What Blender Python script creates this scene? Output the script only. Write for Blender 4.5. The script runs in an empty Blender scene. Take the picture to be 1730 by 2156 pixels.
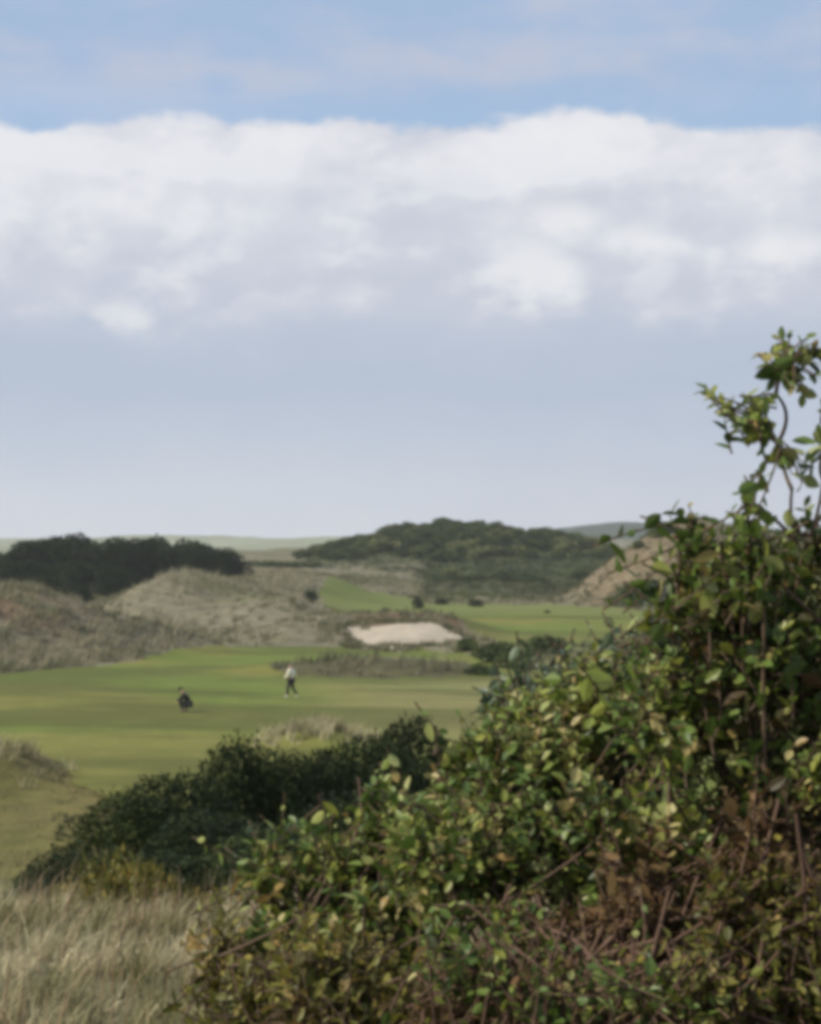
import bpy, math, random
import numpy as np
from mathutils import Vector

random.seed(7)
R = np.random.default_rng(11)
SC = bpy.context.scene
COL = SC.collection
CAM_Z = 8.75
F = 4023.0          # focal length in units of a 1730 px wide frame


def at(px, py, d):
    return np.array([(px - 865.0) / F * d, d, CAM_Z - (py - 1125.0) / F * d])


# ------------------------------------------------------------------ helpers
def props(o, label=None, cat=None, group=None, kind=None):
    for k, v in (('label', label), ('category', cat), ('group', group), ('kind', kind)):
        if v:
            o[k] = v
    return o


def link(o, parent=None):
    COL.objects.link(o)
    if parent:
        o.parent = parent
    return o


def empty(name, loc, rz=0.0, s=1.0):
    o = bpy.data.objects.new(name, None)
    o.location = loc
    o.rotation_euler = (0, 0, rz)
    o.scale = (s, s, s)
    o.empty_display_size = .2
    return link(o)


def mesh_np(name, V, Fc, tint=None, col=None, smooth=False):
    """V (n,3), Fc (m,k) int array (k = 3 or 4) or list of such arrays"""
    if not isinstance(Fc, list):
        Fc = [Fc]
    me = bpy.data.meshes.new(name)
    V = np.asarray(V, np.float32)
    me.vertices.add(len(V))
    me.vertices.foreach_set('co', V.ravel())
    idx = np.concatenate([f.ravel() for f in Fc]).astype(np.int32)
    cnt = np.concatenate([np.full(len(f), f.shape[1]) for f in Fc]).astype(np.int32)
    st = np.concatenate([[0], np.cumsum(cnt)[:-1]]).astype(np.int32)
    me.loops.add(len(idx))
    me.loops.foreach_set('vertex_index', idx)
    me.polygons.add(len(cnt))
    me.polygons.foreach_set('loop_start', st)
    me.polygons.foreach_set('loop_total', cnt)
    me.polygons.foreach_set('use_smooth', np.full(len(cnt), smooth))
    me.update(calc_edges=True)
    if tint is not None:
        a = me.attributes.new('tint', 'FLOAT', 'POINT')
        a.data.foreach_set('value', np.asarray(tint, np.float32))
    if col is not None:
        a = me.attributes.new('tone', 'FLOAT_COLOR', 'POINT')
        c = np.ones((len(V), 4), np.float32)
        c[:, :3] = col
        a.data.foreach_set('color', c.ravel())
    return me


def obj(name, me, mat, parent=None):
    o = bpy.data.objects.new(name, me)
    if mat:
        me.materials.append(mat)
    return link(o, parent)


# value noise -----------------------------------------------------------
LAT = np.random.default_rng(5).random((256, 256))


def vnoise(x, y, s=1.0, off=0):
    x = x / s + off * 17.3
    y = y / s + off * 9.1
    xi = np.floor(x).astype(int)
    yi = np.floor(y).astype(int)
    fx = x - xi
    fy = y - yi
    fx = fx * fx * (3 - 2 * fx)
    fy = fy * fy * (3 - 2 * fy)
    a = LAT[xi % 256, yi % 256]
    b = LAT[(xi + 1) % 256, yi % 256]
    c = LAT[xi % 256, (yi + 1) % 256]
    e = LAT[(xi + 1) % 256, (yi + 1) % 256]
    return (a * (1 - fx) + b * fx) * (1 - fy) + (c * (1 - fx) + e * fx) * fy


def fbm(x, y, s, off=0, octv=4):
    t = 0
    a = 1.0
    n = 0
    for i in range(octv):
        t = t + a * vnoise(x, y, s / 2 ** i, off + i * 3)
        n += a
        a *= .55
    return t / n


def sst(a, b, x):
    t = np.clip((x - a) / (b - a), 0, 1)
    return t * t * (3 - 2 * t)


# ------------------------------------------------------------------ terrain
_yy = np.arange(-200, 7000, .5)
_zz = np.interp(_yy, [-200, -50, 0, 8, 10.5, 15, 20, 30, 42, 52, 175, 235, 300, 400, 700, 1500, 7000],
                [7.5, 7.3, 7.15, 6.98, 6.7, 5.45, 4.1, 2.1, .5, 0, 0, .9, 3.3, 4.0, 4.4, 4.6, 4.6])
_k = np.hanning(9)
_zs = np.convolve(np.pad(_zz, 4, mode='edge'), _k / _k.sum(), 'valid')


def bump(x, y, cx, cy, rx, ry, h, rot=0.0, p=1.3):
    c, s = math.cos(rot), math.sin(rot)
    u = ((x - cx) * c + (y - cy) * s) / rx
    v = (-(x - cx) * s + (y - cy) * c) / ry
    return h * np.exp(-((u * u + v * v) ** p))


DUNES = [  # left far dune, its long shoulder, base of the thicket
    (-25.4, 198, 5.8, 15, 2.4, -.1, 1.2), (-18.5, 203, 9.5, 19, 2.5, 0, 1.3), (-14, 232, 9, 14, 3.3, 0, 1.4), (-42, 225, 18, 22, 2.4, 0, 1.3),
    (-11, 184, 6, 10, 1.4, 0, 1.3),
    # near left dune
    (-34, 139, 10, 12, 4.9, -.2, 1.3), (-22.5, 143, 7, 8, 2.1, -.3, 1.3),
    # grey dunes in front of the middle hill
    (17, 290, 30, 55, -2.3, 0, 1.5), (-4, 262, 8, 7, .9, 0, 1.4), (8, 246, 8, 4, .75, 0, 1.4), (15, 282, 14, 8, .7, 0, 1.3),
    # right dune
    (45, 246, 16, 26, 8.0, 0, 1.5), (30, 234, 9.5, 14, 5.6, 0, 1.4), (30, 222, 8, 6, 1.4, 0, 1.5),
    # bunker back lip and side
    (-.5, 170, 7.5, 9, 1.0, 0, 2.0), (-.3, 163, 6, 9, .8, 0, 1.6), (-9, 165, 4, 9, 1.2, 0, 1.4),
    # ridge before the bunker
    (-3.0, 121, 8.5, 4.0, .62, 0, 2.2),
    # rough ground right of the bunker
    (9, 136, 6, 8, .5, 0, 1.3), (17, 126, 8, 8, .9, 0, 1.3),
    # low lump at the left edge, grassy lump on the near edge of the fairway
    (-15.6, 68.5, 2.5, 4.0, 1.0, 0, 1.6), (-3.9, 80, 1.8, 2.2, .6, 0, 1.4),
    # wide low swells
    (-22, 100, 16, 20, .5, 0, 1.0), (12, 190, 18, 22, .7, 0, 1.0),
]
HILLS = [  # middle hill, its shoulders, pale dunes to the left, far blue hill
    (14, 338, 22, 20, 2.2, 0, 1.5), (-10, 340, 10, 16, 1.2, 0, 1.5), (-24, 440, 14, 30, 1.8, 0, 1.4), (-36, 400, 10, 20, 1.2, 0, 1.4), (-12, 480, 12, 30, 2.0, 0, 1.4),
    (-26, 760, 30, 60, 3.2, 0, 1.4), (-120, 900, 60, 90, 3.5, 0, 1.2), (60, 900, 40, 90, 3, 0, 1.2),
    (130, 1450, 55, 130, 6.5, 0, 1.6), (215, 1450, 90, 150, 9.5, 0, 1.5), (-700, 3000, 300, 300, 12, 0, 1.2),
]


def height(x, y):
    x = np.asarray(x, float)
    y = np.asarray(y, float)
    z = np.interp(y, _yy, _zs)
    for b in DUNES + HILLS:
        z = z + bump(x, y, *b)
    crest = np.interp(x, [-22, -15.5, -8, -3, 6, 18, 23, 31, 39, 44], [0, 1.8, 3.0, 5.4, 6.0, 5.2, 4.6, 3.9, .8, 0])
    z = z + crest * np.exp(-(np.abs(y - 372) / 26) ** 2.6)
    d = np.hypot(x, y)
    rough = 1 - fair_mask(x, y) * .92
    z = z + (fbm(x, y, 18, 1) - .5) * .9 * sst(50, 90, d) * rough
    z = z + (fbm(x, y, 5, 2) - .5) * .55 * sst(40, 100, d) * rough
    z = z + (fbm(x, y, 2.2, 4) - .5) * .25 * rough
    z = z + (fbm(x, y, 60, 3) - .5) * 3.0 * sst(280, 600, d)
    b = bunker_r(x, y)
    z = z - .25 * sst(1.0, .75, b) + .55 * sst(1.12, 1.0, b) * sst(.9, 1.0, b) * sst(160, 166, y)
    return z


def bunker_r(x, y):
    ang = np.arctan2(y - 153.5, x + .3)
    wob = 1 + .16 * np.sin(ang * 3 + .7) + .1 * np.sin(ang * 5 + 2) + .18 * (vnoise(x, y, 1.3, 70) - .5)
    u = (x + .3) / 5.0
    v = (y - 153.5) / 9.5
    return np.hypot(u, v) / wob


def fair_mask(x, y):
    """1 on mown grass"""
    n = (fbm(x, y, 9, 8) - .5)
    # near fairway
    far_e = np.interp(x, [-40, -25, -18, -12, -5, 2, 10, 30], [112, 116, 134, 150, 148, 140, 126, 100]) + n * 6
    near_e = np.interp(x, [-25, -18, -13, -9, -4, 2, 20], [82, 79, 70, 58, 54, 56, 60]) + n * 8
    m = sst(0, 2.5, far_e - y) * sst(0, 2.5, y - near_e)
    m = m * sst(.9, 1.1, np.hypot((x + 2.2) / 7.0, (y - 119.5) / 4.2) + n * .4)
    # far green
    g = 1 - sst(.9, 1.05, np.hypot((x + 4.7) / 5.8, (y - 222) / 34) + n * .25)
    # far fairway to the right
    f2n = np.interp(x, [-9, -4, 3, 5.5, 9, 20, 40], [184, 170, 170, 160, 148, 142, 138]) + n * 8
    f2f = np.interp(x, [-9, 0, 8, 20, 28, 40], [205, 225, 236, 212, 202, 194]) + n * 8
    f2 = sst(0, 3, f2f - y) * sst(0, 3, y - f2n) * sst(-10, -7, x)
    return np.clip(np.maximum(np.maximum(m, g), f2), 0, 1)


def rot_grid():
    a = np.concatenate([np.arange(-180, -40, 5), np.arange(-40, -18, .5), np.arange(-18, 18, .1), np.arange(18, 40, .5), np.arange(40, 180, 5)])
    a = np.radians(a)
    r = [.6]
    while r[-1] < 2150:
        s = 1.03 if r[-1] < 45 else (1.0055 if r[-1] < 420 else 1.03)
        r.append(r[-1] * s)
    return a, np.array(r)


A_, R_ = rot_grid()
GX = np.sin(A_)[None, :] * R_[:, None]
GY = np.cos(A_)[None, :] * R_[:, None]
GZ = height(GX, GY)
NA, NR = len(A_), len(R_)


def zone_colour(x, y):
    """albedo of the ground cover itself"""
    d = np.hypot(x, y)
    n1 = fbm(x, y, 7, 20)[..., None]
    n2 = fbm(x, y, 1.6, 25)[..., None]
    n3 = fbm(x, y, 25, 30)[..., None]

    def C(r, g, b):
        return np.array([r, g, b])
    tan = C(.165, .148, .095) * (.65 + .7 * n2)
    olive = C(.125, .125, .05)
    col = tan * (1 - .55 * sst(.45, .7, n1)) + olive * .55 * sst(.45, .7, n1)
    # reddish-brown heath on the near left dune
    m = (bump(x, y, -31, 134, 8, 9, 1, 0, 1.2) * sst(.3, .6, vnoise(x, y, 2.5, 33)))[..., None]
    col = col * (1 - .75 * m) + C(.19, .115, .075) * .75 * m
    # olive rough between fairway and foreground slope
    m = (sst(78, 66, y) * sst(40, 50, y))[..., None]
    brown = (C(.10, .105, .025) * n1 + C(.15, .11, .028) * (1 - n1))
    col = col * (1 - .85 * m) + brown * .85 * m
    # rough right of the bunker
    m = (sst(4, 8, x) * sst(100, 110, y) * sst(175, 160, y))[..., None]
    col = col * (1 - .8 * m) + C(.115, .13, .045) * .8 * m
    # dark bank below the bunker
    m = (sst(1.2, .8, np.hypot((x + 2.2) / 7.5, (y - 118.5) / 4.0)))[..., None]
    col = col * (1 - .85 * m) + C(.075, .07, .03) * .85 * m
    # earthy back lip of the bunker
    m = (sst(5.5, 4, np.abs(x + .3)) * sst(160, 162.5, y) * sst(170, 166, y))[..., None]
    col = col * (1 - .8 * m) + C(.12, .065, .035) * .8 * m
    # middle hill: dark scrubby turf
    m = np.clip(np.maximum(sst(318, 332, y), sst(244, 256, y) * sst(0, 4, x)) * sst(440, 420, y) * sst(-24, -14, x) * sst(48, 38, x), 0, 1)[..., None]
    col = col * (1 - .85 * m) + C(.042, .055, .02) * .85 * m
    # sandy brown slope of the right dune
    m = (sst(17, 22, x) * sst(200, 206, y) * sst(290, 270, y))[..., None]
    col = col * (1 - .8 * m) + C(.17, .13, .08) * (.6 + .7 * n2) * .8 * m
    # far plain
    m = (sst(420, 520, d) * (.15 + .85 * sst(25, 0, x)))[..., None]
    far = C(.30, .31, .23) * (1 - n3) + C(.17, .19, .12) * n3
    col = col * (1 - m) + far * m
    m = (sst(1180, 1280, y) * sst(50, 80, x))[..., None]
    col = col * (1 - m) + C(.035, .05, .03) * m
    # brown litter under the foreground bushes
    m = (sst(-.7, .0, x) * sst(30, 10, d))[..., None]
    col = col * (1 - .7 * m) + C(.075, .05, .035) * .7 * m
    return np.clip(col, 0, 1)


def grid_sub(mask_face, dz):
    """faces of the terrain grid picked by mask, lifted by dz: (V, F, keep-index)"""
    i, j = np.nonzero(mask_face)
    j2 = (j + 1) % NA
    q = np.stack([i * NA + j, i * NA + j2, (i + 1) * NA + j2, (i + 1) * NA + j], 1)
    used, inv = np.unique(q.ravel(), return_inverse=True)
    V = np.stack([GX.ravel()[used], GY.ravel()[used], GZ.ravel()[used] + dz], 1)
    return V, inv.reshape(-1, 4)[:, ::-1], used


# ------------------------------------------------------------------ materials
def new_mat(name):
    m = bpy.data.materials.new(name)
    m.use_nodes = True
    nt = m.node_tree
    for n in list(nt.nodes):
        nt.nodes.remove(n)
    return m, nt


def N(nt, t, **kw):
    n = nt.nodes.new(t)
    for k, v in kw.items():
        if k in n.inputs:
            n.inputs[k].default_value = v
        else:
            setattr(n, k, v)
    return n


def ground_mat(name, fine=6.0, amp=.35, bumpd=.08, rough=.95):
    m, nt = new_mat(name)
    L = nt.links.new
    out = N(nt, 'ShaderNodeOutputMaterial')
    b = N(nt, 'ShaderNodeBsdfPrincipled', Roughness=rough)
    b.inputs['Specular IOR Level'].default_value = .15
    at_ = N(nt, 'ShaderNodeAttribute', attribute_name='tone')
    tc = N(nt, 'ShaderNodeTexCoord')
    n1 = N(nt, 'ShaderNodeTexNoise', Scale=fine, Detail=6.0, Roughness=.65)
    n2 = N(nt, 'ShaderNodeTexNoise', Scale=fine * .17, Detail=4.0, Roughness=.6)
    ad = N(nt, 'ShaderNodeMath', operation='ADD')
    mr = N(nt, 'ShaderNodeMapRange')
    mr.inputs['From Min'].default_value = .7
    mr.inputs['From Max'].default_value = 1.3
    mr.inputs['To Min'].default_value = 1 - amp
    mr.inputs['To Max'].default_value = 1 + amp
    mx = N(nt, 'ShaderNodeVectorMath', operation='SCALE')
    bp = N(nt, 'ShaderNodeBump', Strength=.6, Distance=bumpd)
    L(tc.outputs['Object'], n1.inputs['Vector'])
    L(tc.outputs['Object'], n2.inputs['Vector'])
    L(n1.outputs['Fac'], ad.inputs[0])
    L(n2.outputs['Fac'], ad.inputs[1])
    L(ad.outputs[0], mr.inputs['Value'])
    L(at_.outputs['Color'], mx.inputs[0])
    L(mr.outputs['Result'], mx.inputs['Scale'])
    L(mx.outputs[0], b.inputs['Base Color'])
    L(n1.outputs['Fac'], bp.inputs['Height'])
    L(bp.outputs[0], b.inputs['Normal'])
    L(b.outputs[0], out.inputs['Surface'])
    return m


def leaf_mat(name, stops, trans=.3, rough=.55, spec=.3, scale=9.0):
    """stops: list of (pos, rgb) over the per-leaf tint"""
    m, nt = new_mat(name)
    L = nt.links.new
    out = N(nt, 'ShaderNodeOutputMaterial')
    b = N(nt, 'ShaderNodeBsdfPrincipled', Roughness=rough)
    b.inputs['Specular IOR Level'].default_value = spec
    tr = N(nt, 'ShaderNodeBsdfTranslucent')
    mix = N(nt, 'ShaderNodeMixShader', Fac=trans)
    a = N(nt, 'ShaderNodeAttribute', attribute_name='tint')
    oi = N(nt, 'ShaderNodeObjectInfo')
    tc = N(nt, 'ShaderNodeTexCoord')
    no = N(nt, 'ShaderNodeTexNoise', Scale=scale, Detail=3.0)
    ad = N(nt, 'ShaderNodeMath', operation='MULTIPLY_ADD')
    ad.inputs[1].default_value = .5
    ad.inputs[2].default_value = -.25
    ad2 = N(nt, 'ShaderNodeMath', operation='ADD')
    r = N(nt, 'ShaderNodeValToRGB')
    cr = r.color_ramp
    while len(cr.elements) > 1:
        cr.elements.remove(cr.elements[-1])
    cr.elements[0].position = stops[0][0]
    cr.elements[0].color = (*stops[0][1], 1)
    for p, c in stops[1:]:
        e = cr.elements.new(p)
        e.color = (*c, 1)
    L(tc.outputs['Object'], no.inputs['Vector'])
    L(no.outputs['Fac'], ad.inputs[0])
    L(ad.outputs[0], ad2.inputs[0])
    L(a.outputs['Fac'], ad2.inputs[1])
    L(ad2.outputs[0], r.inputs['Fac'])
    L(r.outputs['Color'], b.inputs['Base Color'])
    L(r.outputs['Color'], tr.inputs['Color'])
    L(b.outputs[0], mix.inputs[1])
    L(tr.outputs[0], mix.inputs[2])
    L(mix.outputs[0], out.inputs['Surface'])
    return m


def plain_mat(name, c, rough=.8, spec=.2, nscale=30.0, amp=.25):
    m, nt = new_mat(name)
    L = nt.links.new
    out = N(nt, 'ShaderNodeOutputMaterial')
    b = N(nt, 'ShaderNodeBsdfPrincipled', Roughness=rough)
    b.inputs['Specular IOR Level'].default_value = spec
    tc = N(nt, 'ShaderNodeTexCoord')
    no = N(nt, 'ShaderNodeTexNoise', Scale=nscale, Detail=4.0)
    mr = N(nt, 'ShaderNodeMapRange')
    mr.inputs['To Min'].default_value = 1 - amp
    mr.inputs['To Max'].default_value = 1 + amp
    mx = N(nt, 'ShaderNodeVectorMath', operation='SCALE')
    mx.inputs[0].default_value = c
    L(tc.outputs['Object'], no.inputs['Vector'])
    L(no.outputs['Fac'], mr.inputs['Value'])
    L(mr.outputs['Result'], mx.inputs['Scale'])
    L(mx.outputs[0], b.inputs['Base Color'])
    L(b.outputs[0], out.inputs['Surface'])
    return m


M_ground = ground_mat('rough_ground', 5.0, .4, .15)
M_fair = ground_mat('mown_turf', 3.0, .16, .02)
M_sand = ground_mat('bunker_sand', 4.0, .12, .05)
M_stem = plain_mat('bark', (.11, .075, .05), .85)
M_stem_pink = plain_mat('reddish_bark', (.13, .08, .055), .8)
M_twig = plain_mat('dry_twig', (.24, .18, .12), .85)
M_marram = leaf_mat('marram_blade', [(0, (.07, .075, .03)), (.35, (.20, .19, .085)), (.65, (.36, .32, .18)), (1, (.60, .53, .35))], .25, .7, .15, .7)
M_marram_far = leaf_mat('marram_blade_far', [(0, (.05, .058, .022)), (.35, (.10, .105, .05)), (.65, (.175, .165, .095)), (1, (.33, .30, .20))], .2, .8, .1, .15)
M_dry = leaf_mat('dry_blade', [(0, (.16, .10, .06)), (.5, (.30, .20, .12)), (1, (.45, .34, .22))], .2, .7, .15, 2)
M_gorse = leaf_mat('gorse_needle', [(0, (.009, .014, .005)), (.4, (.018, .030, .008)), (.7, (.042, .060, .014)), (1, (.11, .12, .03))], .12, .7, .2, 1.6)
M_scrub = leaf_mat('scrub_leaf', [(0, (.03, .042, .014)), (.4, (.065, .095, .028)), (.65, (.13, .155, .05)), (1, (.20, .20, .09))], .12, .8, .15, .25)
M_scrub2 = leaf_mat('scrub_leaf_dark', [(0, (.03, .04, .015)), (.5, (.06, .08, .025)), (1, (.12, .14, .05))], .12, .8, .15, .25)
M_scrub3 = leaf_mat('scrub_leaf_olive', [(0, (.06, .07, .022)), (.5, (.14, .16, .055)), (1, (.27, .26, .13))], .12, .8, .15, .25)
M_thick = leaf_mat('thicket_leaf', [(0, (.010, .017, .006)), (.5, (.022, .036, .011)), (1, (.05, .065, .02))], .08, .8, .15, .25)
M_leaf = leaf_mat('broad_leaf', [(0, (0.069, 0.040, 0.014)), (.1, (0.040, 0.062, 0.017)), (.32, (0.080, 0.134, 0.024)), (.5, (0.149, 0.213, 0.043)), (.64, (0.252, 0.270, 0.048)), (.76, (0.320, 0.359, 0.133)), (.88, (0.297, 0.190, 0.057)), (1, (0.428, 0.382, 0.162))], .3, .45, .4, 3)
M_sage = leaf_mat('sage_leaf', [(0, (0.047, 0.073, 0.043)), (.5, (0.094, 0.129, 0.067)), (.8, (0.176, 0.213, 0.114)), (1, (0.304, 0.326, 0.180))], .25, .45, .45, 3)
M_olive = leaf_mat('olive_leaf', [(0, (0.066, 0.042, 0.013)), (.25, (0.077, 0.088, 0.018)), (.5, (0.166, 0.161, 0.032)), (.7, (0.298, 0.249, 0.054)), (.85, (0.265, 0.156, 0.045)), (1, (0.361, 0.296, 0.122))], .3, .5, .35, 3)
M_brown = leaf_mat('withered_leaf', [(0, (0.039, 0.030, 0.010)), (.35, (0.088, 0.063, 0.021)), (.6, (0.133, 0.073, 0.034)), (.8, (0.221, 0.146, 0.060)), (1, (0.316, 0.239, 0.127))], .2, .65, .2, 3)

# ------------------------------------------------------------------ ground sheets
allf = np.ones((NR - 1, NA), bool)
V, Fq, used = grid_sub(allf, 0)
Fq = Fq.copy()
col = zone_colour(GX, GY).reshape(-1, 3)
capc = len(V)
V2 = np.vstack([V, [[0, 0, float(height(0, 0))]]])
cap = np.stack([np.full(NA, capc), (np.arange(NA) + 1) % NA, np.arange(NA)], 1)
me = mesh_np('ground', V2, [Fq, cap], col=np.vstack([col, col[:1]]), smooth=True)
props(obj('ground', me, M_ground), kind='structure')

FX = (GX[:-1] + GX[1:]) / 2
FY = (GY[:-1] + GY[1:]) / 2
fm = (fair_mask(FX, FY) + (fbm(FX, FY, 1.2, 90) - .5) * .7 > .5) & (bunker_r(FX, FY) > 1.15)
V, Fq, used = grid_sub(fm, .03)
x, y = V[:, 0], V[:, 1]
n1 = fbm(x, y, 10, 40)[:, None]
n2 = fbm(x * .3, y * 1.0, 6, 44)[:, None]
green = np.array([.122, .155, .028])
oliv = np.array([.16, .158, .038])
dark = np.array([.068, .078, .016])
t = sst(.42, .62, n1)
c = green * (1 - t) + oliv * t
warm = sst(-9, 2, x)[:, None] * sst(70, 90, y)[:, None] * sst(130, 110, y)[:, None]
c = c * (1 - .6 * warm) + np.array([.20, .18, .08]) * .6 * warm
t2 = sst(.46, .64, n2) * .65  # mottled turf; its dark bands also paint in the shade of low swells
c = c * (1 - t2) + dark * t2
far_g = (sst(185, 192, y))[:, None]
c = c * (1 - .6 * far_g) + np.array([.14, .158, .048]) * .6 * far_g
me = mesh_np('fairway', V, Fq, col=c, smooth=True)
props(obj('fairway', me, M_fair), kind='structure')

bm_ = (bunker_r(FX, FY) < 1.0) & (np.abs(FX) < 30) & (FY > 100)
V, Fq, used = grid_sub(bm_, .05)
n1 = fbm(V[:, 0], V[:, 1], 2.5, 50)[:, None]
c = np.array([.40, .345, .265]) * (.85 + .3 * n1)
me = mesh_np('bunker_sand', V, Fq, col=c, smooth=True)
props(obj('bunker_sand', me, M_sand), kind='structure')


# ------------------------------------------------------------------ scattering
def unit(v):
    return v / np.maximum(np.linalg.norm(v, axis=-1, keepdims=True), 1e-9)


def leaves(P, D, U, L, W, tint, fold=.25, curl=.2, tri=False):
    """oval leaves: base P, direction D, roughly-up normal U"""
    n = len(P)
    D = unit(D)
    S = unit(np.cross(D, U))
    Nn = np.cross(S, D)
    if tri:   # pointed 4-vertex sprig
        tpl = np.array([[0, 0, 0], [.5, .45, .06], [0, 1, 0], [-.5, .45, .06]])
        fc = np.array([[0, 1, 2, 3]])
    else:
        tpl = np.array([[0, 0, 0], [.36, .25, fold * .36], [.5, .52, fold * .5], [.32, .8, fold * .32 - curl * .1], [0, 1, -curl * .3],
                        [-.32, .8, fold * .32 - curl * .1], [-.5, .52, fold * .5], [-.36, .25, fold * .36], [0, .3, .0], [0, .65, 0]])
        fc = np.array([[0, 1, 8, 8], [1, 2, 9, 8], [2, 3, 9, 9], [3, 4, 9, 9], [4, 5, 9, 9], [5, 6, 9, 9], [6, 7, 8, 9], [7, 0, 8, 8]])
    k = len(tpl)
    V = (P[:, None, :] + S[:, None, :] * (tpl[None, :, 0:1] * W[:, None, None]) + D[:, None, :] * (tpl[None, :, 1:2] * L[:, None, None])
         + Nn[:, None, :] * (tpl[None, :, 2:3] * W[:, None, None]))
    off = (np.arange(n) * k)[:, None, None]
    Fs = []
    if tri:
        Fs.append((fc[None] + off).reshape(-1, 4))
    else:
        tr_ = np.array([f[:3] for f in fc if f[2] == f[3]])
        q_ = np.array([f for f in fc if f[2] != f[3]])
        Fs += [(tr_[None] + off).reshape(-1, 3), (q_[None] + off).reshape(-1, 4)]
    return V.reshape(-1, 3), Fs, np.repeat(tint, k)


def blades(P, H, lean, az, W, tint, seg=3):
    """curved grass blades: base P, height H, lean (0..1.5) in direction az"""
    n = len(P)
    dirv = np.stack([np.cos(az), np.sin(az), 0 * az], 1)
    fa = R.uniform(0, 2 * math.pi, n)
    side = np.stack([np.cos(fa), np.sin(fa), 0 * fa], 1)
    rows = []
    for s in range(seg + 1):
        t = s / seg
        c = P + np.array([0, 0, 1.0]) * (H * (t - .28 * lean * t * t))[:, None] + dirv * (H * lean * t * t * .8)[:, None]
        w = (W * (1 - t) ** .7 * .5)[:, None] if s < seg else None
        rows += [c] if w is None else [c - side * w, c + side * w]
    k = len(rows)
    V = np.stack(rows, 1).reshape(-1, 3)
    off = (np.arange(n) * k)[:, None, None]
    q = np.array([[2 * s, 2 * s + 1, 2 * s + 3, 2 * s + 2] for s in range(seg - 1)])
    tr_ = np.array([[2 * seg - 2, 2 * seg - 1, 2 * seg]])
    return V, [(q[None] + off).reshape(-1, 4), (tr_[None] + off).reshape(-1, 3)], np.repeat(tint, k)


def join(parts):
    Vs, T, o = [], [], 0
    f3, f4 = [], []
    for V, Fs, t in parts:
        for f in (Fs if isinstance(Fs, list) else [Fs]):
            (f3 if f.shape[1] == 3 else f4).append(f + o)
        Vs.append(V)
        T.append(t)
        o += len(V)
    Fl = []
    if f4:
        Fl.append(np.vstack(f4))
    if f3:
        Fl.append(np.vstack(f3))
    return np.vstack(Vs), Fl, np.concatenate(T)


def tube(pts, radii, n=5):
    pts = np.asarray(pts, float)
    d = unit(np.gradient(pts, axis=0))
    ref = np.array([.3, .9, .1])
    s = unit(np.cross(d, ref))
    t = np.cross(d, s)
    a = np.linspace(0, 2 * math.pi, n, endpoint=False)
    ring = pts[:, None, :] + np.asarray(radii)[:, None, None] * (np.cos(a)[None, :, None] * s[:, None, :] + np.sin(a)[None, :, None] * t[:, None, :])
    m = len(pts)
    i = np.arange(m - 1)[:, None] * n
    j = np.arange(n)[None, :]
    j2 = (j + 1) % n
    F4 = np.stack([i + j, i + j2, i + n + j2, i + n + j], -1).reshape(-1, 4)
    return ring.reshape(-1, 3), [F4], np.full(m * n, .5)


def bezier(a, b, c, n=8):
    t = np.linspace(0, 1, n)[:, None]
    return (1 - t) ** 2 * a + 2 * t * (1 - t) * b + t * t * c


def clumps(P, nb, Hm, Hs, Wd, spread, leanm, wind, seg=3, tb=None):
    n = len(P)
    nbt = n * nb
    base = np.repeat(P, nb, 0)
    ang = R.uniform(0, 2 * math.pi, nbt)
    rr = np.sqrt(R.uniform(0, 1, nbt)) * spread
    base = base + np.stack([np.cos(ang) * rr, np.sin(ang) * rr, np.full(nbt, -.03)], 1)
    H = np.repeat(np.clip(R.normal(Hm, Hs, n), Hm * .4, Hm * 1.9), nb) * R.uniform(.55, 1.1, nbt)
    az = np.where(R.random(nbt) < .6, wind + R.normal(0, .6, nbt), ang)
    lean = np.abs(R.normal(leanm, .3, nbt))
    tc = np.clip(fbm(P[:, 0], P[:, 1], .9, 77) * 1.6 - .2 + R.normal(0, .15, n), 0, 1) if tb is None else tb
    tint = np.repeat(tc, nb) + R.normal(0, .16, nbt)
    return blades(base, H, lean, az, R.uniform(.6, 1.3, nbt) * Wd, np.clip(tint, 0, 1), seg)


def scatter(n, x0, x1, y0, y1, ok):
    x = R.uniform(x0, x1, n)
    y = R.uniform(y0, y1, n)
    k = R.random(n) < ok(x, y)
    x, y = x[k], y[k]
    return np.stack([x, y, height(x, y)], 1)


# foreground dune grass -------------------------------------------------
def okf(x, y):
    return (np.abs(x) < .24 * y + 1.2) * (1 - .75 * sst(-.3, .5, x))


P = scatter(5200, -5, 4, 3.2, 16, okf)
g1 = clumps(P, 22, .16, .08, .008, .07, .6, .35)
P = scatter(900, -6, 2, 11, 34, lambda x, y: np.ones_like(x))
g2 = clumps(P, 22, .30, .1, .011, .2, .5, .35)
V, Fs, T = join([g1, g2])
props(obj('dune_grass', mesh_np('dune_grass', V, Fs, T), M_marram), 'pale straw coloured long dune grass on the near slope at the bottom', 'grass', kind='stuff')

# standing dry seed stalks among it
P = scatter(420, -3.5, .6, 4.5, 11, lambda x, y: np.ones_like(x) * (np.abs(x) < .24 * y + .5))
V, Fs, T = clumps(P, 5, .36, .1, .006, .12, .35, .35)
props(obj('dry_grass', mesh_np('dry_grass', V, Fs, T), M_dry), 'dry pinkish brown grass stalks standing among the pale dune grass', 'grass', kind='stuff')


# marram on the middle-distance dunes --------------------------------------
def okm(x, y):
    f = fair_mask(x, y)
    b = bunker_r(x, y)
    ok = (f < .25) & (b > 1.0) & (np.abs(x) < .25 * y + 3)
    return ok * (.25 + .75 * sst(.35, .6, fbm(x, y, 6, 60)))


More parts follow.
